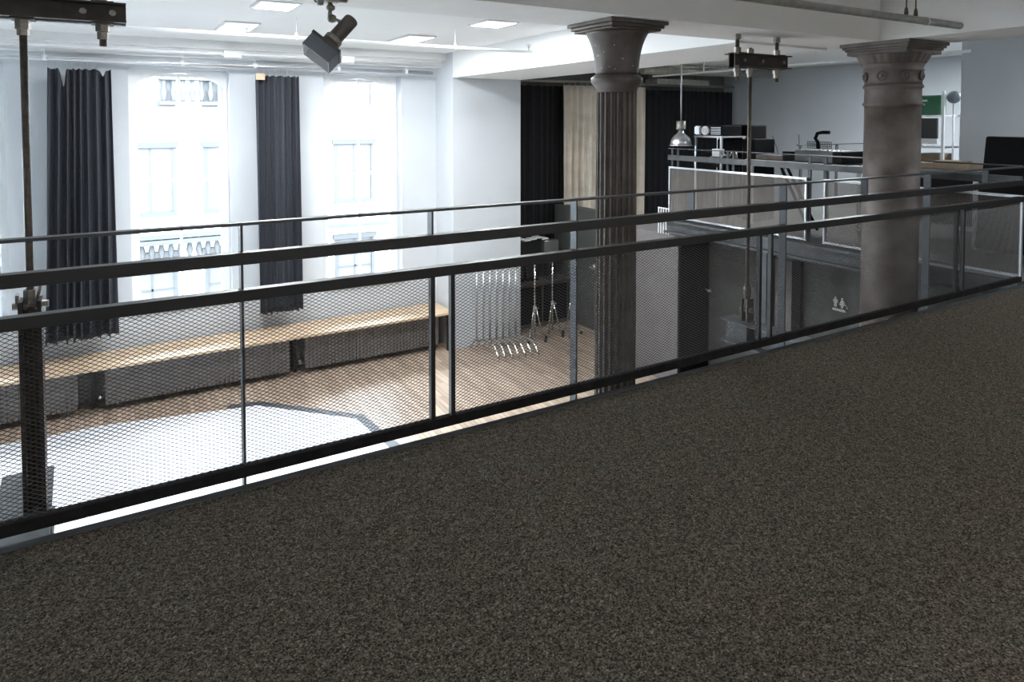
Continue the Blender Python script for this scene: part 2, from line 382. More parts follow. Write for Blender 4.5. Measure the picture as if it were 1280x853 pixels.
# ------------------------------------------------------------------ iron columns
def column(name, c, rad, top, label, kind):
    t = thing(name, (c[0], c[1], FL), label, 'column')
    mt = 'castiron' if kind == 1 else 'castiron2'
    if kind == 1:
        n = 20*8
        def fl(r, z, th):
            ph = (th*20/(2*math.pi)) % 1
            return r-.023*max(0, math.sin(math.pi*min(1, max(0, (ph-.12)/.76))))**.7
        B().lathe([(rad, FL+.35), (rad*1.0, 0), (rad*.97, top-.52)], c+(0,), n, fl, smooth=False).build('fluted_shaft', mt, t)
        B().lathe([(rad*1.35, FL), (rad*1.35, FL+.12), (rad*1.2, FL+.16), (rad*1.25, FL+.24), (rad*1.02, FL+.35)], c+(0,), 48).build('base', mt, t)
        B().lathe([(rad*.96, top-.55), (rad*1.0, top-.52), (rad*1.05, top-.505), (rad*1.17, top-.485), (rad*1.24, top-.46), (rad*1.24, top-.435), (rad*1.12, top-.42), (rad*1.05, top-.41)], c+(0,), 56).build('necking_ring', mt, t)
        h = B(); pr = []
        for k in range(15):
            u = k/14; pr.append((rad*1.03+.022*u+(rad*.36)*u**3.2, top-.41+.335*u))
        h.lathe([(rad*.9, top-.41)]+pr, c+(0,), 56).build('bell', mt, t)
        a = rad*1.68
        ab = B()
        for k, (e, z0, z1) in enumerate(((.88, top-.075, top-.055), (.95, top-.055, top-.03), (1.03, top-.03, top-.001))):
            ab.box(c[0]-a*e, c[0]+a*e, c[1]-a*e, c[1]+a*e, z0, z1)
        ab.build('abacus', mt, t, .006)
        cp = B()
        for k in range(10):
            th = R(random.uniform(170, 300)); z = top-.39+random.random()*.24; rr = rad*1.06
            u = (z-(top-.41))/.335; rr = rad*1.03+.022*u+(rad*.36)*u**3.2
            cp.lathe([(.001, -.004), (.006+random.random()*.006, 0), (.001, .004)], (c[0]+rr*math.cos(th), c[1]+rr*math.sin(th), z), 7)
        cp.build('paint_chips', 'chip', t)
    else:
        B().lathe([(rad, FL+.35), (rad, 0), (rad*.985, top-.62)], c+(0,), 72).build('shaft', mt, t)
        B().lathe([(rad*1.3, FL), (rad*1.3, FL+.15), (rad*1.12, FL+.22), (rad*1.15, FL+.3), (rad*1.02, FL+.37)], c+(0,), 56).build('base', mt, t)
        pr = [(rad*.98, top-.64), (rad*1.0, top-.63), (rad*1.06, top-.615), (rad*1.06, top-.605), (rad*1.0, top-.59), (rad*.985, top-.47), (rad*1.0, top-.455), (rad*1.06, top-.44), (rad*1.05, top-.43), (rad*.995, top-.41)]
        B().lathe(pr, c+(0,), 72).build('necking_ring', mt, t)
        pr = [(rad*.995, top-.41), (rad*1.0, top-.38), (rad*1.0, top-.29), (rad*1.06, top-.285), (rad*1.07, top-.275), (rad*1.02, top-.26), (rad*1.06, top-.22), (rad*1.10, top-.20)]
        B().lathe(pr, c+(0,), 72).build('capital', mt, t)
        eg = B().lathe([(rad*1.09, top-.21), (rad*1.12, top-.195), (rad*1.22, top-.15), (rad*1.26, top-.125), (rad*1.26, top-.115)], c+(0,), 240,
                       lambda r, z, th: r+.012*abs(math.sin(th*13))**.5-.006)
        eg.build('egg_and_dart_band', mt, t)
        for k in range(8):
            rs = B(); th = R(188.2+45*k); dirv = Vector((math.cos(th), math.sin(th), 0)); p = Vector((*c, top-.335))+dirv*(rad*.995)
            mt_ = dirv.to_track_quat('Z', 'Y').to_matrix()
            rs.lathe([(.046, 0), (.049, .014), (.036, .022), (.033, .014), (.022, .016), (.018, .032), (.002, .037)], p, 20, mtx=mt_); rs.build('rosette', mt, t)
        a = .355; ab = B()
        for e, z0, z1 in ((.86, top-.12, top-.08), (.90, top-.08, top-.06), (.95, top-.06, top-.035), (1.0, top-.035, top-.001)):
            ab.box(c[0]-a*e, c[0]+a*e, c[1]-a*e, c[1]+a*e, z0, z1)
        ab.build('abacus', mt, t, .006)
    return t
column('fluted_column', (3.49, 4.26), .165, 2.27, 'slim dark cast iron column with fluted shaft behind the railing', 1)
column('iron_column', (6.80, 3.96), .258, 2.27, 'thick round cast iron column with rosette capital at the mezzanine', 2)

# ------------------------------------------------------------------ hanger rods
def hexnut(b, x, y, z0, z1, r): b.tube((x, y, z0), (x, y, z1), r, n=6)
def hanger(name, xr, yr, ch, cz, bolts, zrod, label, sleeve, rr=.017):
    t = thing(name, (xr, yr, zrod), label, 'hanger')
    g = B()   # two back to back channels with a slot between
    for s_ in (-1, 1):
        ya, yb = (yr+s_*.028, yr+s_*.036); y_out = yr+s_*.085
        g.box(ch[0], ch[1], min(ya, yb), max(ya, yb), cz[0], cz[1])
        for z0, z1 in ((cz[0], cz[0]+.009), (cz[1]-.009, cz[1])):
            g.box(ch[0], ch[1], min(yb, y_out), max(yb, y_out), z0, z1)
    g.build('channel', 'channel', t)
    bt = [b for b in bolts]
    for x in bt:
        q = B().tube((x, yr, cz[0]-.12), (x, yr, 2.27), rr)
        q.build('threaded_rod', 'rodsteel', t)
        nl = [(cz[0]-.045, cz[0]-.008, 2.0), (cz[0]-.085, cz[0]-.048, 1.6)]
        if cz[1]+.1 < 2.26: nl += [(cz[1]+.008, cz[1]+.055, 1.8), (2.22, 2.268, 1.8)]
        for za, zb, k in nl:
            n = B(); hexnut(n, x, yr, za, zb, rr*k); n.build('nut', 'zinc', t)
        for za in (cz[0]-.008, cz[1]+.001): B().box(x-.05, x+.05, yr-.06, yr+.06, za, za+.007).build('washer_plate', 'channel', t)
    for x in bolts+[xr+.07 if sleeve is None else bolts[-1]-.13, ]:
        B().tube((x+.045, yr-.052, (cz[0]+cz[1])/2), (x+.045, yr-.036, (cz[0]+cz[1])/2), .017, n=6).build('bolt_head', 'zinc', t)
    B().tube((xr, yr, zrod+.1), (xr, yr, cz[1]+.06), rr).build('rod', 'rodsteel', t)
    for za, zb, k in ((cz[0]-.055, cz[0]-.008, 2), (cz[0]-.085, cz[0]-.055, 1.6), (cz[1]+.008, cz[1]+.05, 1.8)):
        n = B(); hexnut(n, xr, yr, za, zb, rr*k); n.build('nut', 'zinc', t)
    B().box(xr-.05, xr+.05, yr-.06, yr+.06, cz[0]-.008, cz[0]-.001).build('washer_plate', 'channel', t)
    if sleeve:
        z1 = sleeve
        s = B().box(xr-.048, xr-.030, yr-.06, yr+.06, zrod, z1).box(xr+.030, xr+.048, yr-.06, yr+.06, zrod, z1).box(xr-.03, xr+.03, yr-.012, yr+.012, zrod, z1-.05)
        s.build('hanger_plates', 'channel', t)
        n = B().tube((xr-.075, yr, z1-.03), (xr+.075, yr, z1-.03), .018, n=10); hexnut(n, xr, yr, z1-.02, z1+.05, .03)
        n.box(xr-.06, xr-.045, yr-.03, yr+.03, z1-.02, z1+.03).tube((xr+.03, yr-.02, z1), (xr+.045, yr-.02, z1+.07), .007)
        n.build('clevis_pin', 'zinc', t)
    else:
        s = B().lathe([(.018, .33), (.032, .31), (.036, .25), (.03, .2), (.035, .12), (.03, .10)], (xr, yr, zrod), 16)
        for q in (-1, 1): s.box(xr-.045, xr+.045, yr+q*.03-.008, yr+q*.03+.008, zrod, zrod+.2)
        s.build('clevis', 'rodsteel', t)
        B().tube((xr, yr-.06, zrod+.10), (xr, yr+.06, zrod+.10), .028, n=12).build('clevis_pin', 'zinc', t)
    return t
hanger('rod_hanger', -.36, 4.15, (-1.0, .085), (2.005, 2.105), [-.021], -.47, 'rusty channel and long rod hanger at the upper left with plated foot', .60)
hanger('rod_hanger', 5.0, 4.22, (4.76, 5.47), (1.975, 2.095), [4.83, 5.36], -.335, 'black channel hanger with rod between the two iron columns', None)

def ibeam(name, x, y0, y1, zt, w, h, label, rot=0):
    t = thing(name, (x, y1, zt), label, 'steel beam')
    b = B().box(x-w/2, x+w/2, y0, y1, zt-.014, zt).box(x-w/2, x+w/2, y0, y1, zt-h, zt-h+.014).box(x-.006, x+.006, y0, y1, zt-h+.014, zt-.014)
    b.build('i_section', 'fascia', t)
    B().box(x-w/2+.01, x-.006, y1-.3, y1-.288, zt-h+.014, zt-.014).box(x+.006, x+w/2-.01, y1-.3, y1-.288, zt-h+.014, zt-.014).build('stiffener', 'fascia', t)
    t.rotation_euler = (0, 0, rot)
    return t
ibeam('outrigger_beam', -.43, 1.7, 4.62, -.475, .24, .25, 'grey steel beam end carrying the left hanger rod, seen through the mesh', R(2))
ibeam('outrigger_beam', 4.97, 1.7, 4.42, -.34, .2, .21, 'grey steel beam end carrying the rod beside the dark wall', 0)
# posts below the mezzanine
tag(B().box(7.33, 7.45, 5.88, 6.0, FL, -.2).build('steel_post', 'post'), 'grey steel post holding up the end mezzanine', 'post')
tag(B().box(7.3, 7.42, 3.9, 4.02, FL, -.2).build('steel_post', 'post'), 'grey steel post below the mezzanine right of the thick column', 'post')

# ------------------------------------------------------------------ ceiling lights
for i, (x, y, sx, sy) in enumerate(CEIL_LIGHTS):
    lab = ['square ceiling light nearest the camera, above the second window', 'square ceiling light left of the fluted column', 'long ceiling light panel left of the spotlight', 'long ceiling light panel right of the spotlight'][i]
    t = thing('ceiling_light', (x, y, 2.7), lab, 'ceiling light')
    B().box(x-sx/2-.03, x+sx/2+.03, y-sy/2-.03, y-sy/2, 2.675, 2.699).box(x-sx/2-.03, x+sx/2+.03, y+sy/2, y+sy/2+.03, 2.675, 2.699).box(x-sx/2-.03, x-sx/2, y-sy/2, y+sy/2, 2.675, 2.699).box(x+sx/2, x+sx/2+.03, y-sy/2, y+sy/2, 2.675, 2.699).build('frame', 'whitepaint', t)
    B().box(x-sx/2, x+sx/2, y-sy/2, y+sy/2, 2.68, 2.698).build('diffuser', 'lit', t)

# sprinkler pipe
t = thing('sprinkler_pipe', (1, 8.16, 2.465), 'thin white sprinkler pipe hung below the studio ceiling', 'pipe')
B().tube((-3.2, 8.16, 2.465), (5.15, 8.16, 2.465), .02).build('pipe', 'whitepaint', t)
for x in (-2.2, -.1, 1.9, 3.95):
    B().tube((x, 8.16, 2.485), (x, 8.16, 2.699), .005).lathe([(.006, .06), (.014, .05), (.02, .02), (.026, -.02), (.02, -.024)], (x, 8.16, 2.465), 12).build('pipe_hanger', 'whitepaint', t)
for x in (1.35, 5.1):
    B().tube((x, 8.16, 2.475), (x, 8.16, 2.535), .012).tube((x, 8.16, 2.535), (x, 8.16, 2.545), .03).lathe([(.035, .095), (.045, .11), (.02, .115)], (x, 8.16, 2.455), 14).build('sprinkler_head', 'chrome', t)
# curtain track pipe along the window wall
t = thing('curtain_pipe', (1, 11.25, 2.345), 'long grey curtain pipe hung along the window wall', 'pipe')
B().tube((-5, 11.25, 2.345), (5.0, 11.25, 2.345), .032).build('pipe', 'alu', t)
for x in (-2.2, -.75, .95, 1.98, 3.3, 4.5):
    B().tube((x, 11.25, 2.37), (x, 11.25, 2.58), .006).tube((x, 11.25, 2.315), (x, 11.25, 2.39), .036, n=12).build('pipe_hanger', 'whitepaint', t)
t = thing('conduit_pipe', (0, 11.12, 2.46), 'white conduit running just below the cornice', 'pipe')
B().tube((-5, 11.1, 2.50), (5.2, 11.1, 2.50), .018).build('pipe', 'whitepaint', t)
B().box(1.5, 1.75, 11.05, 11.14, 2.45, 2.55).build('junction_box', 'whitepaint', t)
B().box(3.3, 3.5, 11.05, 11.14, 2.45, 2.55).build('junction_box', 'whitepaint', t)
# big galvanised pipe top right
t = thing('galvanised_pipe', (4.5, 3.0, 2.28), 'thick galvanised pipe hung before the beam at the upper right', 'pipe')
B().tube((1.5, 3.0, 2.285), (6.1, 3.0, 2.285), .029, n=24).build('pipe', 'galv', t)
B().tube((5.57, 3.0, 2.285), (5.60, 3.0, 2.285), .034, n=24).build('pipe_collar', 'alu', t)
for x in (3.55, 5.31, 5.44):
    B().tube((x, 3.0, 2.31), (x, 3.0, 2.7), .005).lathe([(.006, .10), (.012, .085), (.016, .05), (.012, .03)], (x, 3.0, 2.275), 12).build('pipe_hanger', 'rodsteel', t)
# white rods/tracks over the end mezzanine
t = thing('curtain_track', (9, 6, 2.34), 'white track hung over the end mezzanine', 'curtain track')
B().tube((9.0, 4.3, 2.34), (9.0, 9.9, 2.34), .018).build('track', 'whitepaint', t)
for y in (5.0, 6.4, 8.6): B().tube((9, y, 2.355), (9, y, 2.69), .007).build('drop_rod', 'whitepaint', t)
t = thing('stage_pipe', (9, 11.3, 2.24), 'pale pipe carrying the black and beige stage curtains', 'pipe')
B().tube((6.7, 11.72, 2.31), (13.3, 11.72, 2.31), .03).build('pipe', 'galv', t)
B().box(10.4, 12.0, 11.3, 11.69, 2.3, 2.42).build('cable_tray', 'galv', t)
for x in (7.5, 9, 10.5, 12): B().tube((x, 11.72, 2.34), (x, 11.72, 2.69), .008).build('drop_rod', 'rodsteel', t)
t = thing('air_duct', (11, 9.6, 2.5), 'grey round duct below the ceiling over the dark corner', 'duct')
B().tube((9.6, 10.9, 2.56), (13.0, 10.4, 2.56), .10, n=24).build('duct', 'galv', t)

# ------------------------------------------------------------------ curtains
def curtain(name, x0, x1, y, zt, zb, folds, amp, m, label, group=None, notch=None, flare=0, hooks=True, seed=1, thick=.006, pz=None):
    rnd = random.Random(seed)
    t = thing(name, ((x0+x1)/2, y, zb), label, 'curtain', group)
    n = folds*14; nz = 26; ph = [rnd.uniform(-.5, .5) for _ in range(folds+2)]; am = [rnd.uniform(.55, 1.15) for _ in range(folds+2)]
    vs = []; 
    def pt(i, j, side):
        u = i/n; v = j/nz; f = min(folds, max(0, folds*(u+.045*math.sin(math.pi*u)*math.sin(7.5*u+seed)))) ; k = int(f); a = am[k]*(1-(f-k))+am[k+1]*(f-k); p_ = ph[k]*(1-(f-k))+ph[k+1]*(f-k)
        ang = 2*math.pi*f+p_*1.2*v
        yy = y-amp*a*math.sin(ang)*(.6+.4*v)-amp*.35*math.sin(ang*2.3+v*2)*v
        x = x0+(x1-x0)*u+amp*.35*math.cos(ang)*v
        x -= flare*v*(1-u)
        z = zt+(zb-zt)*v
        if j == 0: z -= .018*(1-math.cos(2*math.pi*f))*.5
        if notch and v < .18:
            for nu, nd in notch:
                z -= nd*math.exp(-((u-nu)/.035)**2)*(1-v/.18)
        if j == nz: z += .012*math.sin(f*5)
        return (x, yy+side*thick, z)
    for side in (0, 1):
        for j in range(nz+1):
            for i in range(n+1): vs.append(pt(i, j, side))
    N = (n+1)*(nz+1); fs = []
    for j in range(nz):
        for i in range(n):
            a = j*(n+1)+i
            fs.append((a, a+n+1, a+n+2, a+1)); fs.append((N+a, N+a+1, N+a+n+2, N+a+n+1))
    for j in range(nz):
        a = j*(n+1); fs.append((a, N+a, N+a+n+1, a+n+1)); a += n; fs.append((a, a+n+1, N+a+n+1, N+a))
    for i in range(n):
        fs.append((i, i+1, N+i+1, N+i)); a = nz*(n+1)+i; fs.append((a, N+a, N+a+1, a+1))
    b = B(); b.add(vs, fs, True); b.build('cloth', m, t)
    if hooks:
        for k in range(folds):
            u = (k+.02)/folds
            if notch and any(abs(u-nu) < .05 for nu, _ in notch): continue
            x = x0+(x1-x0)*u
            B().path([(x, y, zt-.02), (x, y, zt+.03), (x, y-.02, zt+.05), (x, y-.01, pz or zt+.08)], .006, 6).build('curtain_hook', 'alu', t)
    return t
curtain('curtain', -.72, .03, 11.25, 2.22, -1.6, 8, .095, 'darkcloth', 'wide charcoal curtain left of the first full window, its top corner sagging', 'charcoal window curtains', notch=[(.24, .24), (.87, .10)], flare=.12, seed=3, pz=2.305)
curtain('curtain', 1.98, 2.65, 11.25, 2.21, -1.6, 7, .07, 'darkcloth', 'narrow charcoal curtain hanging between the two windows', 'charcoal window curtains', seed=5, pz=2.305)
tag(B().box(1.97, 2.10, 11.13, 11.165, 2.13, 2.23).build('wood_block', 'benchwood'), 'small pale wood block clipped at the top of the narrow curtain', 'wood block')
curtain('stage_curtain', 6.75, 8.25, 11.85, 2.22, -1.05, 9, .03, 'blackcloth', 'black stage curtain between the pier and the beige curtain', 'black stage curtains', hooks=False, seed=6)
curtain('stage_curtain', 8.14, 10.38, 11.66, 2.24, -1.9, 15, .09, 'tancloth', 'beige gathered curtain behind the fluted column', seed=8, pz=2.275)
curtain('stage_curtain', 10.42, 13.4, 11.85, 2.20, -1.9, 18, .03, 'blackcloth', 'black stage curtain right of the fluted column', 'black stage curtains', hooks=False, seed=9)

# ------------------------------------------------------------------ bench and radiators under the windows
t = thing('window_bench', (0, 11.2, FL), 'long pale wooden bench shelf on black legs below the windows', 'bench')
B().box(-8.5, 5.19, 10.80, 11.56, -1.94, -1.90).build('bench_top', 'benchwood', t, .004)
for x in (-6.4, -3.2, -.28, 2.52, 5.12):
    yf = 10.86 if x > 5 else 11.2
    B().box(x-.025, x+.025, yf, yf+.05, FL, -1.94).box(x-.025, x+.025, 11.48, 11.53, FL, -1.94).box(x-.025, x+.025, yf+.05, 11.48, -2.0, -1.94).build('leg', 'rail', t)
def radiator(x0, x1):
    t = thing('radiator', ((x0+x1)/2, 11.2, FL), '', 'radiator', 'radiators below the window bench')
    b = B(); n = int((x1-x0)/.06)
    for i in range(n):
        x = x0+i*.06; b.box(x+.006, x+.054, 11.0, 11.10, -2.5, -1.99)
    b.box(x0, x1, 11.03, 11.36, -2.46, -2.04); b.build('fins', 'radiator', t)
    for x in (x0+.15, x1-.15): B().tube((x, 11.15, FL), (x, 11.15, -2.46), .02).build('foot', 'alu', t)
    B().tube((x0-.08, 11.12, -2.42), (x0, 11.12, -2.42), .018).lathe([(.01, -.04), (.03, -.03), (.03, .03), (.01, .04)], (x0-.06, 11.12, -2.42), 14).build('valve', 'chrome', t)
    return t
for (a, b), lab in zip([(-3.1, -.45), (-.13, 2.40), (2.64, 5.0)], ['grey finned radiator under the bench at the left edge', 'grey finned radiator under the bench below the first full window', 'grey finned radiator under the bench end nearest the pier']):
    radiator(a, b)['label'] = lab

# white dance floor with grey taped edge
poly = [(-8.0, 3.2), (3.1, 3.2), (2.93, 7.95), (2.83, 8.98), (1.75, 10.12), (-.1, 10.5), (-8.0, 10.62)]
t = thing('dance_floor', (-1, 7, FL), 'white vinyl dance floor with chamfered corner and grey taped edge', 'dance floor')
B().prism(poly, FL+.001, FL+.012).build('vinyl_sheet', 'vinyl', t)
tp = B(); es = [(3.1, 3.2), (2.93, 7.95), (2.83, 8.98), (1.75, 10.12), (1.35, 10.21)]
def offset(pts, d):
    out = []
    for i, p in enumerate(pts):
        ns = []
        for a, b in ((i-1, i), (i, i+1)):
            if a >= 0 and b < len(pts):
                dx, dy = pts[b][0]-pts[a][0], pts[b][1]-pts[a][1]; l = math.hypot(dx, dy); ns.append((dy/l, -dx/l))
        nx = sum(n[0] for n in ns)/len(ns); ny = sum(n[1] for n in ns)/len(ns)
        out.append((p[0]+nx*d, p[1]+ny*d))
    return out
oo = offset(es, .14)
for i in range(len(es)-1):
    tp.prism([es[i], oo[i], oo[i+1], es[i+1]], FL+.002, FL+.016)
tp.build('taped_edge', 'tape', t)

# ------------------------------------------------------------------ spotlight
sp = thing('spotlight', (.98, 3.49, 2.27), 'dark theatre spotlight with square barn door hood hung below the beam', 'spotlight')
B().tube((.98, 3.49, 2.03), (.985, 3.49, 2.12), .011).lathe([(.012, 0), (.022, .008), (.022, .022), (.012, .03)], (.985, 3.49, 2.06), 14).lathe([(.005, -.022), (.02, -.015), (.024, 0), (.02, .015), (.005, .022)], (.99, 3.485, 2.02), 14).build('stem', 'zinc', sp)
B().tube((.90, 3.49, 2.125), (1.07, 3.49, 2.125), .018).box(.95, 1.02, 3.46, 3.52, 2.10, 2.15).tube((.925, 3.46, 2.08), (.925, 3.46, 2.12), .016).tube((1.0, 3.49, 2.14), (1.0, 3.49, 2.7), .010).build('clamp', 'zinc', sp)
B().path([(.93, 3.46, 2.08), (.90, 3.47, 2.10), (.89, 3.48, 2.15), (.93, 3.5, 2.18), (.99, 3.5, 2.2), (.99, 3.5, 2.45), (.985, 3.495, 2.69)], .004, 8).build('cable', 'rodsteel', sp)
axis = Vector((-.44, -.30, -.62)).normalized()     # the way the lamp points
cR = Vector((math.cos(R(30.6)), -math.sin(R(30.6)), 0)); cF = Vector((math.sin(R(30.6)), math.cos(R(30.6)), 0))
axis = (cR*-.56+Vector((0, 0, -.74))+cF*-.36).normalized()
tail = Vector((1.085, 3.445, 2.02))
q = axis.to_track_quat('Z', 'Y').to_matrix()
def at(prof, s0): return B().lathe(prof, tail, 28, mtx=q)
at([(.030, 0), (.036, .006), (.038, .012), (.038, .15), (.034, .155)], 0).build('lamp_tail', 'lampgrey', sp)
at([(.044, .14), (.047, .145), (.047, .163), (.044, .167)], 0).build('ring', 'zinc', sp)
at([(.046, .165), (.047, .205), (.053, .210), (.056, .22), (.058, .228), (.058, .235), (.05, .24)], 0).build('reflector_housing', 'lampgrey', sp)
m4 = Matrix.Translation(tail) @ axis.to_track_quat('Z', 'Y').to_matrix().to_4x4() @ Matrix.Rotation(R(24), 4, 'Z')
h = B(); a0 = .080
h.box(-a0, a0, -a0, -a0+.004, .205, .285, m4).box(-a0, a0, a0-.004, a0, .205, .285, m4).box(-a0, -a0+.004, -a0, a0, .205, .285, m4).box(a0-.004, a0, -a0, a0, .205, .285, m4)
h.build('square_hood', 'lampblue', sp)
h = B(); a1 = a0-.005  # window light on the hood's inner faces, put in as thin white sheets
h.box(-a1, a1, -a1, -a1+.001, .214, .284, m4).box(-a1, a1, a1-.001, a1, .214, .284, m4).box(-a1, -a1+.001, -a1, a1, .214, .284, m4).box(a1-.001, a1, -a1, a1, .214, .284, m4)
h.build('hood_lit_inside', 'white', sp)
h = B()
for s_ in (-1, 1):
    h.box(-a0-.004, a0+.004, s_*a0-.004, s_*a0+.004, .197, .212, m4).box(s_*a0-.004, s_*a0+.004, -a0-.004, a0+.004, .197, .212, m4)
    h.box(-.012, .012, min(s_*.05, s_*a0), max(s_*.05, s_*a0), .204, .211, m4).box(min(s_*.05, s_*a0), max(s_*.05, s_*a0), -.012, .012, .204, .211, m4)
h.build('hood_frame', 'lampgrey', sp)
B().path([tail+axis*.12+cR*.02, tail+axis*.06+Vector((-.03, 0, .03)), Vector((.99, 3.485, 2.02))], .009, 8).build('yoke', 'zinc', sp)

# ------------------------------------------------------------------ chrome stands by the pier
def barre(label):
    t = thing('barre_stand', (0, 0, FL), label, 'stand', 'nested chrome barre stands by the pier')
    o = Vector((0, 0, FL))
    B().tube((0, 0, FL+.18), (0, 0, FL+1.55), .018, n=12).build('upright', 'alu', t, loc=(0, 0, FL))
    pts = [(0, 0, FL+.2), (.03, -.08, FL+.225), (.06, -.2, FL+.24), (.085, -.36, FL+.24), (.095, -.45, FL+.215), (.10, -.51, FL+.16), (.10, -.58, FL+.08), (.10, -.63, FL+.02)]
    B().path(pts, .017, 10).build('curved_foot', 'chrome', t, loc=(0, 0, FL))
    B().path([(0, 0, FL+.2), (0, .1, FL+.18), (0, .22, FL+.04), (0, .26, FL+.02)], .017, 10).build('rear_foot', 'chrome', t, loc=(0, 0, FL))
    B().lathe([(.02, 1.46), (.03, 1.47), (.03, 1.52), (.02, 1.53)], (0, 0, FL), 12).box(-.04, .04, -.08, .03, FL+1.54, FL+1.57).build('bracket', 'alu', t, loc=(0, 0, FL))
    return t
spots = [(5.52+.115*i, 10.55-.03*i) for i in range(7)]
names = ['leftmost', 'second from left', 'third from left', 'fourth from left', 'fifth from left', 'sixth from left', 'rightmost']
p0 = barre('chrome barre stand with curved foot, leftmost of the seven by the pier'); p0.location = (*spots[0], FL)
for ch in p0.children: ch.location = (0, 0, 0)
for k in range(1, 7):
    dup(p0, (*spots[k], FL), 'chrome barre stand with curved foot, %s of the seven by the pier' % names[k])
def tripod(label):
    t = thing('tripod_stand', (0, 0, FL), label, 'stand', 'chrome tripod stands beside the barre stands')
    B().tube((0, 0, FL+.12), (0, 0, FL+1.5), .014, n=12).build('pole', 'chrome', t, loc=(0, 0, FL))
    B().lathe([(.016, .60), (.03, .61), (.03, .66), (.016, .67)], (0, 0, FL), 12).tube((0, -.03, FL+.63), (.06, -.03, FL+.63), .01).build('collar', 'alu', t, loc=(0, 0, FL))
    for k in range(3):
        th = R(200+120*k); e = Vector((math.cos(th), math.sin(th), 0))
        b = B().path([e*.03+Vector((0, 0, FL+.62)), e*.09+Vector((0, 0, FL+.35)), e*.16+Vector((0, 0, FL+.08)), e*.2+Vector((0, 0, FL+.03))], .012, 8)
        b.tube(e*.015+Vector((0, 0, FL+.14)), e*.15+Vector((0, 0, FL+.11)), .007); lg = b.build('leg', 'chrome', t, loc=(0, 0, FL))
    for k in range(3):
        th = R(200+120*k); e = Vector((math.cos(th), math.sin(th), 0))*.2
        B().lathe([(.02, 0), (.03, .01), (.03, .05), (.018, .06)], (e.x, e.y, FL), 12).build('caster', 'blackgloss', t, loc=(0, 0, FL))
    return t
tr = tripod('chrome tripod stand nearest the barre stands'); tr.location = (6.70, 10.5, FL)
for ch in tr.children: ch.location = (0, 0, 0)
dup(tr, (7.16, 10.6, FL), 'chrome tripod stand, middle one of the three')
dup(tr, (7.50, 10.45, FL), 'chrome tripod stand nearest the fluted column').rotation_euler = (0, 0, .5)

# dark upright piano-like cabinet, screen and small items behind the stands
t = thing('dark_cabinet', (7.2, 11.0, FL), 'dark brown upright cabinet behind the chrome tripod stands', 'cabinet')
B().box(6.75, 7.95, 11.2, 11.48, FL+.02, -1.72).build('body', 'castiron', t, .01)
B().box(6.72, 7.98, 11.1, 11.5, -1.72, -1.68).build('top', 'castiron', t, .005)
B().box(6.8, 7.3, 11.18, 11.2, FL+.1, -1.78).box(7.35, 7.9, 11.18, 11.2, FL+.1, -1.78).build('front_panel', 'black', t)
t = thing('flat_screen', (7.1, 11.5, -1.2), 'black flat screen hanging between pier and fluted column', 'screen')
B().box(6.70, 7.42, 11.40, 11.44, -1.22, -.90).build('housing', 'blackgloss', t, .004)
B().box(6.8, 7.3, 11.3, 11.49, -1.678, -1.66).tube((7.06, 11.42, -1.66), (7.06, 11.42, -1.22), .03).build('stand', 'black', t)
pp = B(); 
for i in range(6):
    x = 6.70+i*.14; z = -.872+.02*math.sin(i*2.1)
    pp.box(x, x+.15, 11.32, 11.50, z, z+.025)
tag(pp.build('white_cloth', 'white'), 'crumpled white cloth lying on top of the flat screen', 'cloth')
t = thing('speaker_box', (7.6, 11.5, -1.4), 'pale grey box on a stand right of the flat screen', 'box')
B().box(7.45, 7.80, 11.32, 11.48, -1.3, -.92).build('body', 'alu', t, .01)
B().box(7.6, 7.64, 11.38, 11.42, -1.665, -1.3).box(7.5, 7.74, 11.3, 11.48, -1.679, -1.665).build('stand', 'post', t)
t = thing('wall_shelf', (7.9, 10.5, -1.3), 'small silver shelf on the wall left of the fluted column', 'shelf')
B().box(7.82, 8.06, 10.0, 10.35, -1.32, -1.29).box(7.98, 8.06, 10.05, 10.3, -1.4, -1.32).build('board', 'alu', t)
B().box(7.86, 8.0, 10.06, 10.26, -1.29, -1.24).build('tray', 'white', t)

# restroom sign
t = thing('restroom_sign', (8.05, 5.4, -.86), 'white sign of two figures over a bar on the dark wall', 'sign')
def sbox(b, y0, y1, z0, z1): b.box(8.052, 8.0585, y0, y1, z0, z1)
f = B(); yc = 5.46
for k, yy in enumerate((5.40, 5.275)):
    f.tube((8.0585, yy, -.775), (8.052, yy, -.775), .018, n=16)
    if k == 0: sbox(f, yy-.03, yy+.03, -.86, -.795); sbox(f, yy-.045, yy-.034, -.85, -.80); sbox(f, yy+.034, yy+.045, -.85, -.80); sbox(f, yy-.024, yy-.003, -.93, -.86); sbox(f, yy+.003, yy+.024, -.93, -.86)
    else:
        f.add([(8.052, yy+.022, -.795), (8.052, yy-.022, -.795), (8.052, yy-.055, -.885), (8.052, yy+.055, -.885), (8.0585, yy+.022, -.795), (8.0585, yy-.022, -.795), (8.0585, yy-.055, -.885), (8.0585, yy+.055, -.885)],
              [(0, 1, 2, 3), (7, 6, 5, 4), (0, 4, 5, 1), (1, 5, 6, 2), (2, 6, 7, 3), (3, 7, 4, 0)])
        sbox(f, yy-.02, yy-.004, -.93, -.885); sbox(f, yy+.004, yy+.02, -.93, -.885)
        f.tube((8.055, yy-.03, -.81), (8.055, yy-.10, -.92), .006, n=6)
SC = .74; cy_, cz_ = 5.33, -.875
f.v = [(v[0], cy_+(v[1]-cy_)*SC, cz_+(v[2]-cz_)*SC) for v in f.v]
f.build('figures', 'white', t)
B().box(8.052, 8.0585, 5.24, 5.42, -.965, -.935).build('bar', 'white', t)

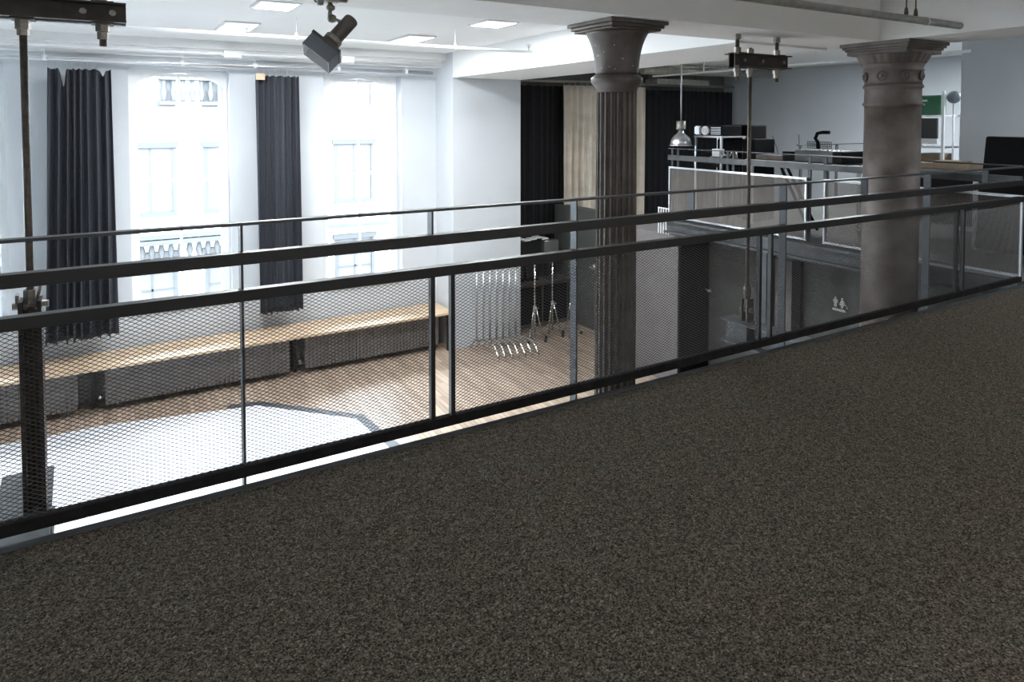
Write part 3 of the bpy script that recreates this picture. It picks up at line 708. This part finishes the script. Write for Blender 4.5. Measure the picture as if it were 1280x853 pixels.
# ------------------------------------------------------------------ equipment on the end mezzanine
t = thing('counter_desk', (8.4, 6.1, 0), 'grey standing desk with pale edge behind the mezzanine railing', 'desk')
B().box(7.95, 8.75, 5.45, 6.75, .90, .93).build('desk_top', 'fascia', t)
B().box(7.92, 7.95, 5.45, 6.75, .895, .935).build('edge_strip', 'white', t)
for x, y in ((8.0, 5.5), (8.7, 5.5), (8.0, 6.7), (8.7, 6.7)): B().box(x-.02, x+.02, y-.02, y+.02, 0, .90).build('leg', 'alu', t)
B().path([(8.0, 5.62, .05), (8.0, 6.1, .85)], .02, 8).path([(8.0, 5.75, .05), (8.0, 6.2, .85)], .02, 8).build('brace', 'black', t)
t = thing('mixing_console', (8.3, 5.75, .93), 'dark grey mixing console on the standing desk', 'mixer')
B().box(8.15, 8.6, 5.52, 6.1, .932, 1.09).build('body', 'darkgrey', t, .01)
B().box(8.12, 8.63, 5.36, 5.515, .932, 1.09).build('end_cheek', 'black', t, .015)
k = B()
for i in range(8):
    for j in range(4): B().tube((8.2+j*.1, 5.57+i*.065, 1.09), (8.2+j*.1, 5.57+i*.065, 1.105), .01, n=8).build('knob', 'alu', t)
t = thing('reading_lamp', (8.35, 5.85, 1.09), 'black hooked lamp over a perforated stand on the mixing console', 'lamp')
g = B()
for s_ in (0, 1):
    y0 = 5.66+s_*.2
    for i in range(7): g.box(8.32+.0, 8.33, y0+i*.027, y0+i*.027+.008, 1.11, 1.21, Matrix.Translation(Vector((0, 0, 0))))
    for j in range(4): g.box(8.318, 8.332, y0, y0+.17, 1.11+j*.03, 1.12+j*.03)
g.build('perforated_stand', 'darkgrey', t)
B().path([(8.33, 5.86, 1.107), (8.33, 5.87, 1.2), (8.33, 5.91, 1.25), (8.33, 5.88, 1.32), (8.33, 5.80, 1.335), (8.33, 5.70, 1.335)], .024, 12).build('neck', 'black', t)
t = thing('keyboard_box', (8.2, 6.5, .93), 'low brown control box with cables on the desk behind the rod', 'box')
B().box(8.1, 8.6, 6.25, 6.72, .932, 1.0).build('body', 'castiron2', t, .01)
B().box(8.2, 8.5, 6.2, 6.34, 1.002, 1.06).build('top_unit', 'black', t, .005)
B().path([(8.2, 6.4, 1.0), (8.15, 6.4, 1.12), (8.12, 6.45, 1.28)], .004, 6).path([(8.3, 6.16, 1.0), (8.3, 6.14, 1.2), (8.3, 6.15, 1.30)], .004, 6).build('antenna', 'black', t)
# equipment stand with projector
t = thing('equipment_stand', (8.0, 7.3, 0), 'white framed equipment stand carrying the projector', 'stand')
fr = B()
for y in (7.02, 7.52):
    for x in (7.72, 8.2): fr.box(x-.014, x+.014, y-.014, y+.014, 0, 1.24)
fr.box(7.70, 8.22, 7.0, 7.54, 1.24, 1.265); fr.build('frame', 'alu', t)
B().box(7.74, 8.18, 7.04, 7.5, 1.0, 1.02).build('shelf', 'black', t); B().box(7.74, 8.18, 7.04, 7.5, .8, .82).build('shelf', 'black', t)
B().box(8.16, 8.18, 7.04, 7.5, .1, 1.2).build('back_panel', 'black', t)
t = thing('projector', (7.95, 7.25, 1.27), 'grey projector with bright round lens on the white framed stand', 'projector')
B().box(7.74, 8.15, 7.02, 7.44, 1.268, 1.42).build('body', 'black', t, .012)
B().tube((7.70, 7.33, 1.345), (7.745, 7.33, 1.345), .065, n=28).build('lens_ring', 'white', t)
B().tube((7.69, 7.33, 1.345), (7.71, 7.33, 1.345), .042, n=24).build('lens', 'alu', t)
B().box(7.725, 7.742, 7.46, 7.56, 1.29, 1.40).box(7.742, 8.1, 7.44, 7.55, 1.28, 1.41).build('side_vent', 'alu', t)
g = B()
for i in range(5): g.box(7.733, 7.741, 7.05, 7.24, 1.29+i*.024, 1.30+i*.024)
g.build('front_grille', 'alu', t)
t = tag(B().box(8.3, 8.75, 7.05, 7.5, .002, 1.2).box(8.3, 8.75, 7.05, 7.5, 1.2, 1.43).build('loudspeaker', 'black', None, .02), 'black loudspeaker cabinet right behind the projector', 'loudspeaker')
t = thing('equipment_rack', (8.5, 6.85, 0), 'black equipment rack between projector stand and desk', 'rack')
B().box(8.15, 8.6, 6.78, 7.0, .002, 1.22).build('body', 'black', t, .01)
t = thing('stage_lamp', (7.45, 6.9, .95), 'small white clip lamp on the mezzanine railing', 'lamp')
B().box(7.42, 7.52, 6.78, 6.92, .985, 1.09).build('head', 'white', t, .005)
B().path([(7.46, 6.78, 1.04), (7.46, 6.7, 1.0), (7.46, 6.62, 1.0), (7.46, 6.58, 1.06), (7.46, 6.52, 1.05), (7.46, 6.50, .96)], .016, 10).build('arm', 'chrome', t)
B().lathe([(.02, .97), (.03, .98), (.02, .99)], (7.46, 6.85, 0), 12).box(7.33, 7.50, 6.83, 6.87, .976, .985).build('clip', 'alu', t)
# pendant dome lamp
t = thing('pendant_lamp', (7.62, 7.62, 1.12), 'silver dome pendant lamp on a rod beside the projector', 'pendant lamp')
c = (7.50, 7.62, 0)
pr = [(.165, 1.115), (.162, 1.13)]+[(.155*math.cos(a), 1.135+.17*math.sin(a)) for a in [R(k*8) for k in range(0, 9)]]+[(.045, 1.315), (.04, 1.36)]
B().lathe(pr, c, 40).build('dome_shade', 'alu', t)
B().lathe([(.17, 1.108), (.185, 1.112), (.17, 1.118)], c, 40).build('rim', 'chrome', t)
B().lathe([(.068, 1.36), (.07, 1.365), (.07, 1.48), (.06, 1.49)], c, 24).build('cap', 'galv', t)
B().tube((c[0], c[1], 1.49), (c[0], c[1], 2.70), .011).build('rod', 'alu', t)

# little rail of pickets by the fascia end
t = thing('picket_guard', (7.4, 7.72, -.27), 'small white picket guard at the end of the mezzanine edge', 'guard')
for i in range(5): B().box(7.36, 7.375, 7.72+i*.055, 7.735+i*.055, -.26, .13).build('picket', 'whitepaint', t)
B().box(7.36, 7.375, 7.72, 7.96, .13, .145).build('guard_rail', 'whitepaint', t)

# shelving with boxes behind the thick column
t = thing('shelving_unit', (10.6, 5.4, 0), 'white metal shelving unit between the thick column and the white pier', 'shelving')
for x, y in ((10.35, 5.28), (10.35, 6.2), (10.85, 5.28), (10.85, 6.2)): B().box(x-.017, x+.017, y-.017, y+.017, 0, 1.92).build('upright', 'whitepaint', t)
for z in (.3, .72, 1.09, 1.55): B().box(10.35, 10.85, 5.30, 6.18, z, z+.025).build('shelf', 'alu', t)
t = thing('green_box', (10.6, 5.55, 1.58), 'green cardboard box with white marks on the top shelf', 'box')
B().box(10.37, 10.52, 5.33, 5.95, 1.577, 1.86).build('box_body', 'green', t, .004)
B().box(10.355, 10.53, 5.32, 5.96, 1.83, 1.865).build('lid', 'green', t, .003)
g = B()
for i, w in enumerate((.20, .13, .04)): g.box(10.364, 10.3695, 5.62-w/2, 5.62+w/2, 1.775-i*.055, 1.80-i*.055)
g.build('printed_marks', 'white', t)
t = thing('desktop_computer', (10.5, 5.6, 1.12), 'desktop computer with dark screen and silver chin on the middle shelf', 'computer')
B().box(10.38, 10.42, 5.38, 6.0, 1.23, 1.53).build('screen', 'blackgloss', t, .004)
B().box(10.38, 10.42, 5.38, 6.0, 1.15, 1.23).build('chin', 'white', t, .004)
B().tube((10.372, 5.66, 1.19), (10.38, 5.66, 1.19), .014, n=16).build('round_mark', 'black', t)
B().box(10.42, 10.55, 5.6, 5.78, 1.117, 1.13).box(10.42, 10.44, 5.62, 5.76, 1.13, 1.3).build('foot', 'alu', t)
tag(B().lathe([(.002, -.09)]+[(.09*math.cos(a), .09*math.sin(a)) for a in [R(-80+k*10) for k in range(17)]]+[(.002, .09)], (10.42, 5.18, 1.83), 28).build('grey_ball', 'lampblue'), 'grey ball at the upper corner of the shelving', 'ball')
t = thing('floor_lamp', (10.42, 5.18, 0), 'thin white lamp pole with grey round head beside the shelving', 'lamp')
bpy.data.objects['grey_ball'].parent = t; bpy.data.objects['grey_ball'].location -= t.location; bpy.data.objects['grey_ball'].name = 'round_head'
for kk in ('label', 'category'): del bpy.data.objects['round_head'][kk]
B().tube((10.42, 5.18, .01), (10.42, 5.18, 1.75), .012).build('pole', 'whitepaint', t); B().tube((10.42, 5.18, 0), (10.42, 5.18, .02), .12, n=24).build('foot', 'whitepaint', t)
for i, (y0, y1, z0, h_, m_, lab) in enumerate(((5.34, 5.62, .747, .26, 'tan', 'brown carton on the third shelf below the computer'), (5.66, 6.0, .747, .2, 'white', 'white carton beside the brown one below the computer'), (5.4, 5.9, .327, .3, 'tan', 'wide brown carton on the lowest shelf'))):
    tag(B().box(10.38, 10.75, y0, y1, z0, z0+h_).box(10.375, 10.76, y0-.004, y1+.004, z0+h_-.03, z0+h_+.002).build('carton', m_, None, .004), lab, 'box')
tag(B().box(10.88, 11.3, 5.0, 5.26, .002, 1.3).build('dark_case', 'castiron', None, .02), 'dark tall case standing behind the lamp pole', 'case')
# notice on the end wall
t = thing('wall_notice', (13.56, 7.4, 1.2), 'small green and white notice on the end wall left of the thick column', 'notice')
B().box(13.575, 13.598, 7.90, 8.15, .95, 1.38).build('sheet', 'white', t)
B().box(13.57, 13.576, 7.93, 8.10, 1.02, 1.08).box(13.57, 13.576, 7.93, 8.10, 1.2, 1.34).build('printed_marks', 'green', t)
# long dark desk at the end wall
t = thing('wall_desk', (9, 4.6, 0), 'long dark desk at the back of the mezzanine', 'desk')
B().box(8.9, 9.5, 4.92, 5.3, .86, .90).box(8.6, 9.5, 4.0, 4.92, .86, .90).build('desk_top', 'fascia', t)
B().box(8.65, 9.45, 4.05, 4.85, .25, .86).build('dark_cabinet', 'black', t, .01)
for x, y in ((8.63, 4.03), (9.47, 4.03), (8.93, 5.27), (9.47, 5.27)): B().box(x-.02, x+.02, y-.02, y+.02, 0, .86).build('leg', 'alu', t)
tag(B().box(8.75, 9.3, 4.2, 4.8, .902, .97).box(8.8, 9.1, 4.3, 4.6, .97, 1.0).build('papers', 'tan', None, .003), 'olive folders piled on the long dark desk', 'papers')
# fallen pale cushion near the railing gate
tag(B().lathe([(.001, .70), (.08, .705), (.13, .725), (.15, .76), (.13, .80), (.07, .83), (.001, .835)], (7.9, 4.75, 0), 28).build('dome_cover', 'alu'), 'pale round cover on a stool behind the mezzanine mesh', 'cover')
t = thing('stool', (7.9, 4.75, 0), 'white stool behind the mezzanine mesh', 'stool')
B().lathe([(.15, .67), (.17, .675), (.17, .69), (.15, .698)], (7.9, 4.75, 0), 28).build('seat', 'whitepaint', t)
for k in range(4):
    th = R(45+90*k); B().tube((7.9+.1*math.cos(th), 4.75+.1*math.sin(th), .67), (7.9+.17*math.cos(th), 4.75+.17*math.sin(th), 0), .012).build('leg', 'alu', t)
# black cloth-covered board at the right edge
t = thing('covered_board', (8.9, 3.6, 0), 'black cloth covered board standing at the right edge of the mezzanine', 'board')
B().prism([(3.95, .04), (3.86, 1.32), (1.9, 1.30), (1.9, .04)], 8.45, 8.55, Matrix(((0, 0, 1, 0), (1, 0, 0, 0), (0, 1, 0, 0), (0, 0, 0, 1)))).build('board', 'black', t, .02)
B().box(8.3, 8.7, 3.7, 3.76, 0, .04).box(8.3, 8.7, 2.2, 2.26, 0, .04).build('foot', 'rail', t)

# ------------------------------------------------------------------ the street outside
def facade(x0, x1, y, z0, z1, label):
    t = thing('townhouse', ((x0+x1)/2, y, z0), label, 'building')
    B().box(x0, x1, y, y+4, z0, z1).build('stone_wall', 'facade', t)
    fl = 3.6; nz = int((z1-z0)/fl)
    for j in range(nz):
        zb = z0+j*fl+.9
        x = x0+.7
        while x+1.3 < x1:
            w = B().box(x-.12, x+1.42, y-.1, y, zb-.16, zb).box(x-.12, x, y-.08, y, zb, zb+2.1).box(x+1.3, x+1.42, y-.08, y, zb, zb+2.1).box(x-.2, x+1.5, y-.14, y, zb+2.1, zb+2.28).box(x+.62, x+.68, y-.05, y, zb, zb+2.1).box(x, x+1.3, y-.05, y, zb+1.0, zb+1.07)
            f = w.build('window', 'facade2', t)
            g = B().box(x, x+1.3, y-.03, y-.005, zb, zb+2.1).build('pane', 'facglass', f); g.location = (0, 0, 0)
            for c_ in (g,):
                for v in c_.data.vertices: v.co -= t.location
            x += 2.35
        B().box(x0, x1, y-.35, y, zb+2.55, zb+2.68).build('cornice', 'facade2', t)
    return t
def balustrade(x0, x1, y, z, t):
    B().box(x0, x1, y-.12, y+.12, z, z+.12).build('plinth', 'facade2', t); B().box(x0, x1, y-.12, y+.12, z+.82, z+.95).build('handrail', 'facade2', t)
    n = int((x1-x0)/.28)
    for i in range(n): B().lathe([(.07, .12), (.05, .2), (.10, .38), (.05, .62), (.07, .82)], (x0+.14+i*.28, y, z), 10).build('baluster', 'facade2', t)
house = facade(-12, 4.2, 25, -6, 7.4, 'pale stone townhouse across the street seen through the windows')
facade(4.3, 22, 25.4, -6, 8.4, 'taller pale townhouse across the street seen through the right window')
balustrade(-1, 3.8, 24.87, -3.2, house)
balustrade(1.4, 3.8, 24.87, 2.0, house)
struct(B().box(-30, 40, 12.7, 60, -6.3, -6).build('street_ground', 'facade2'))
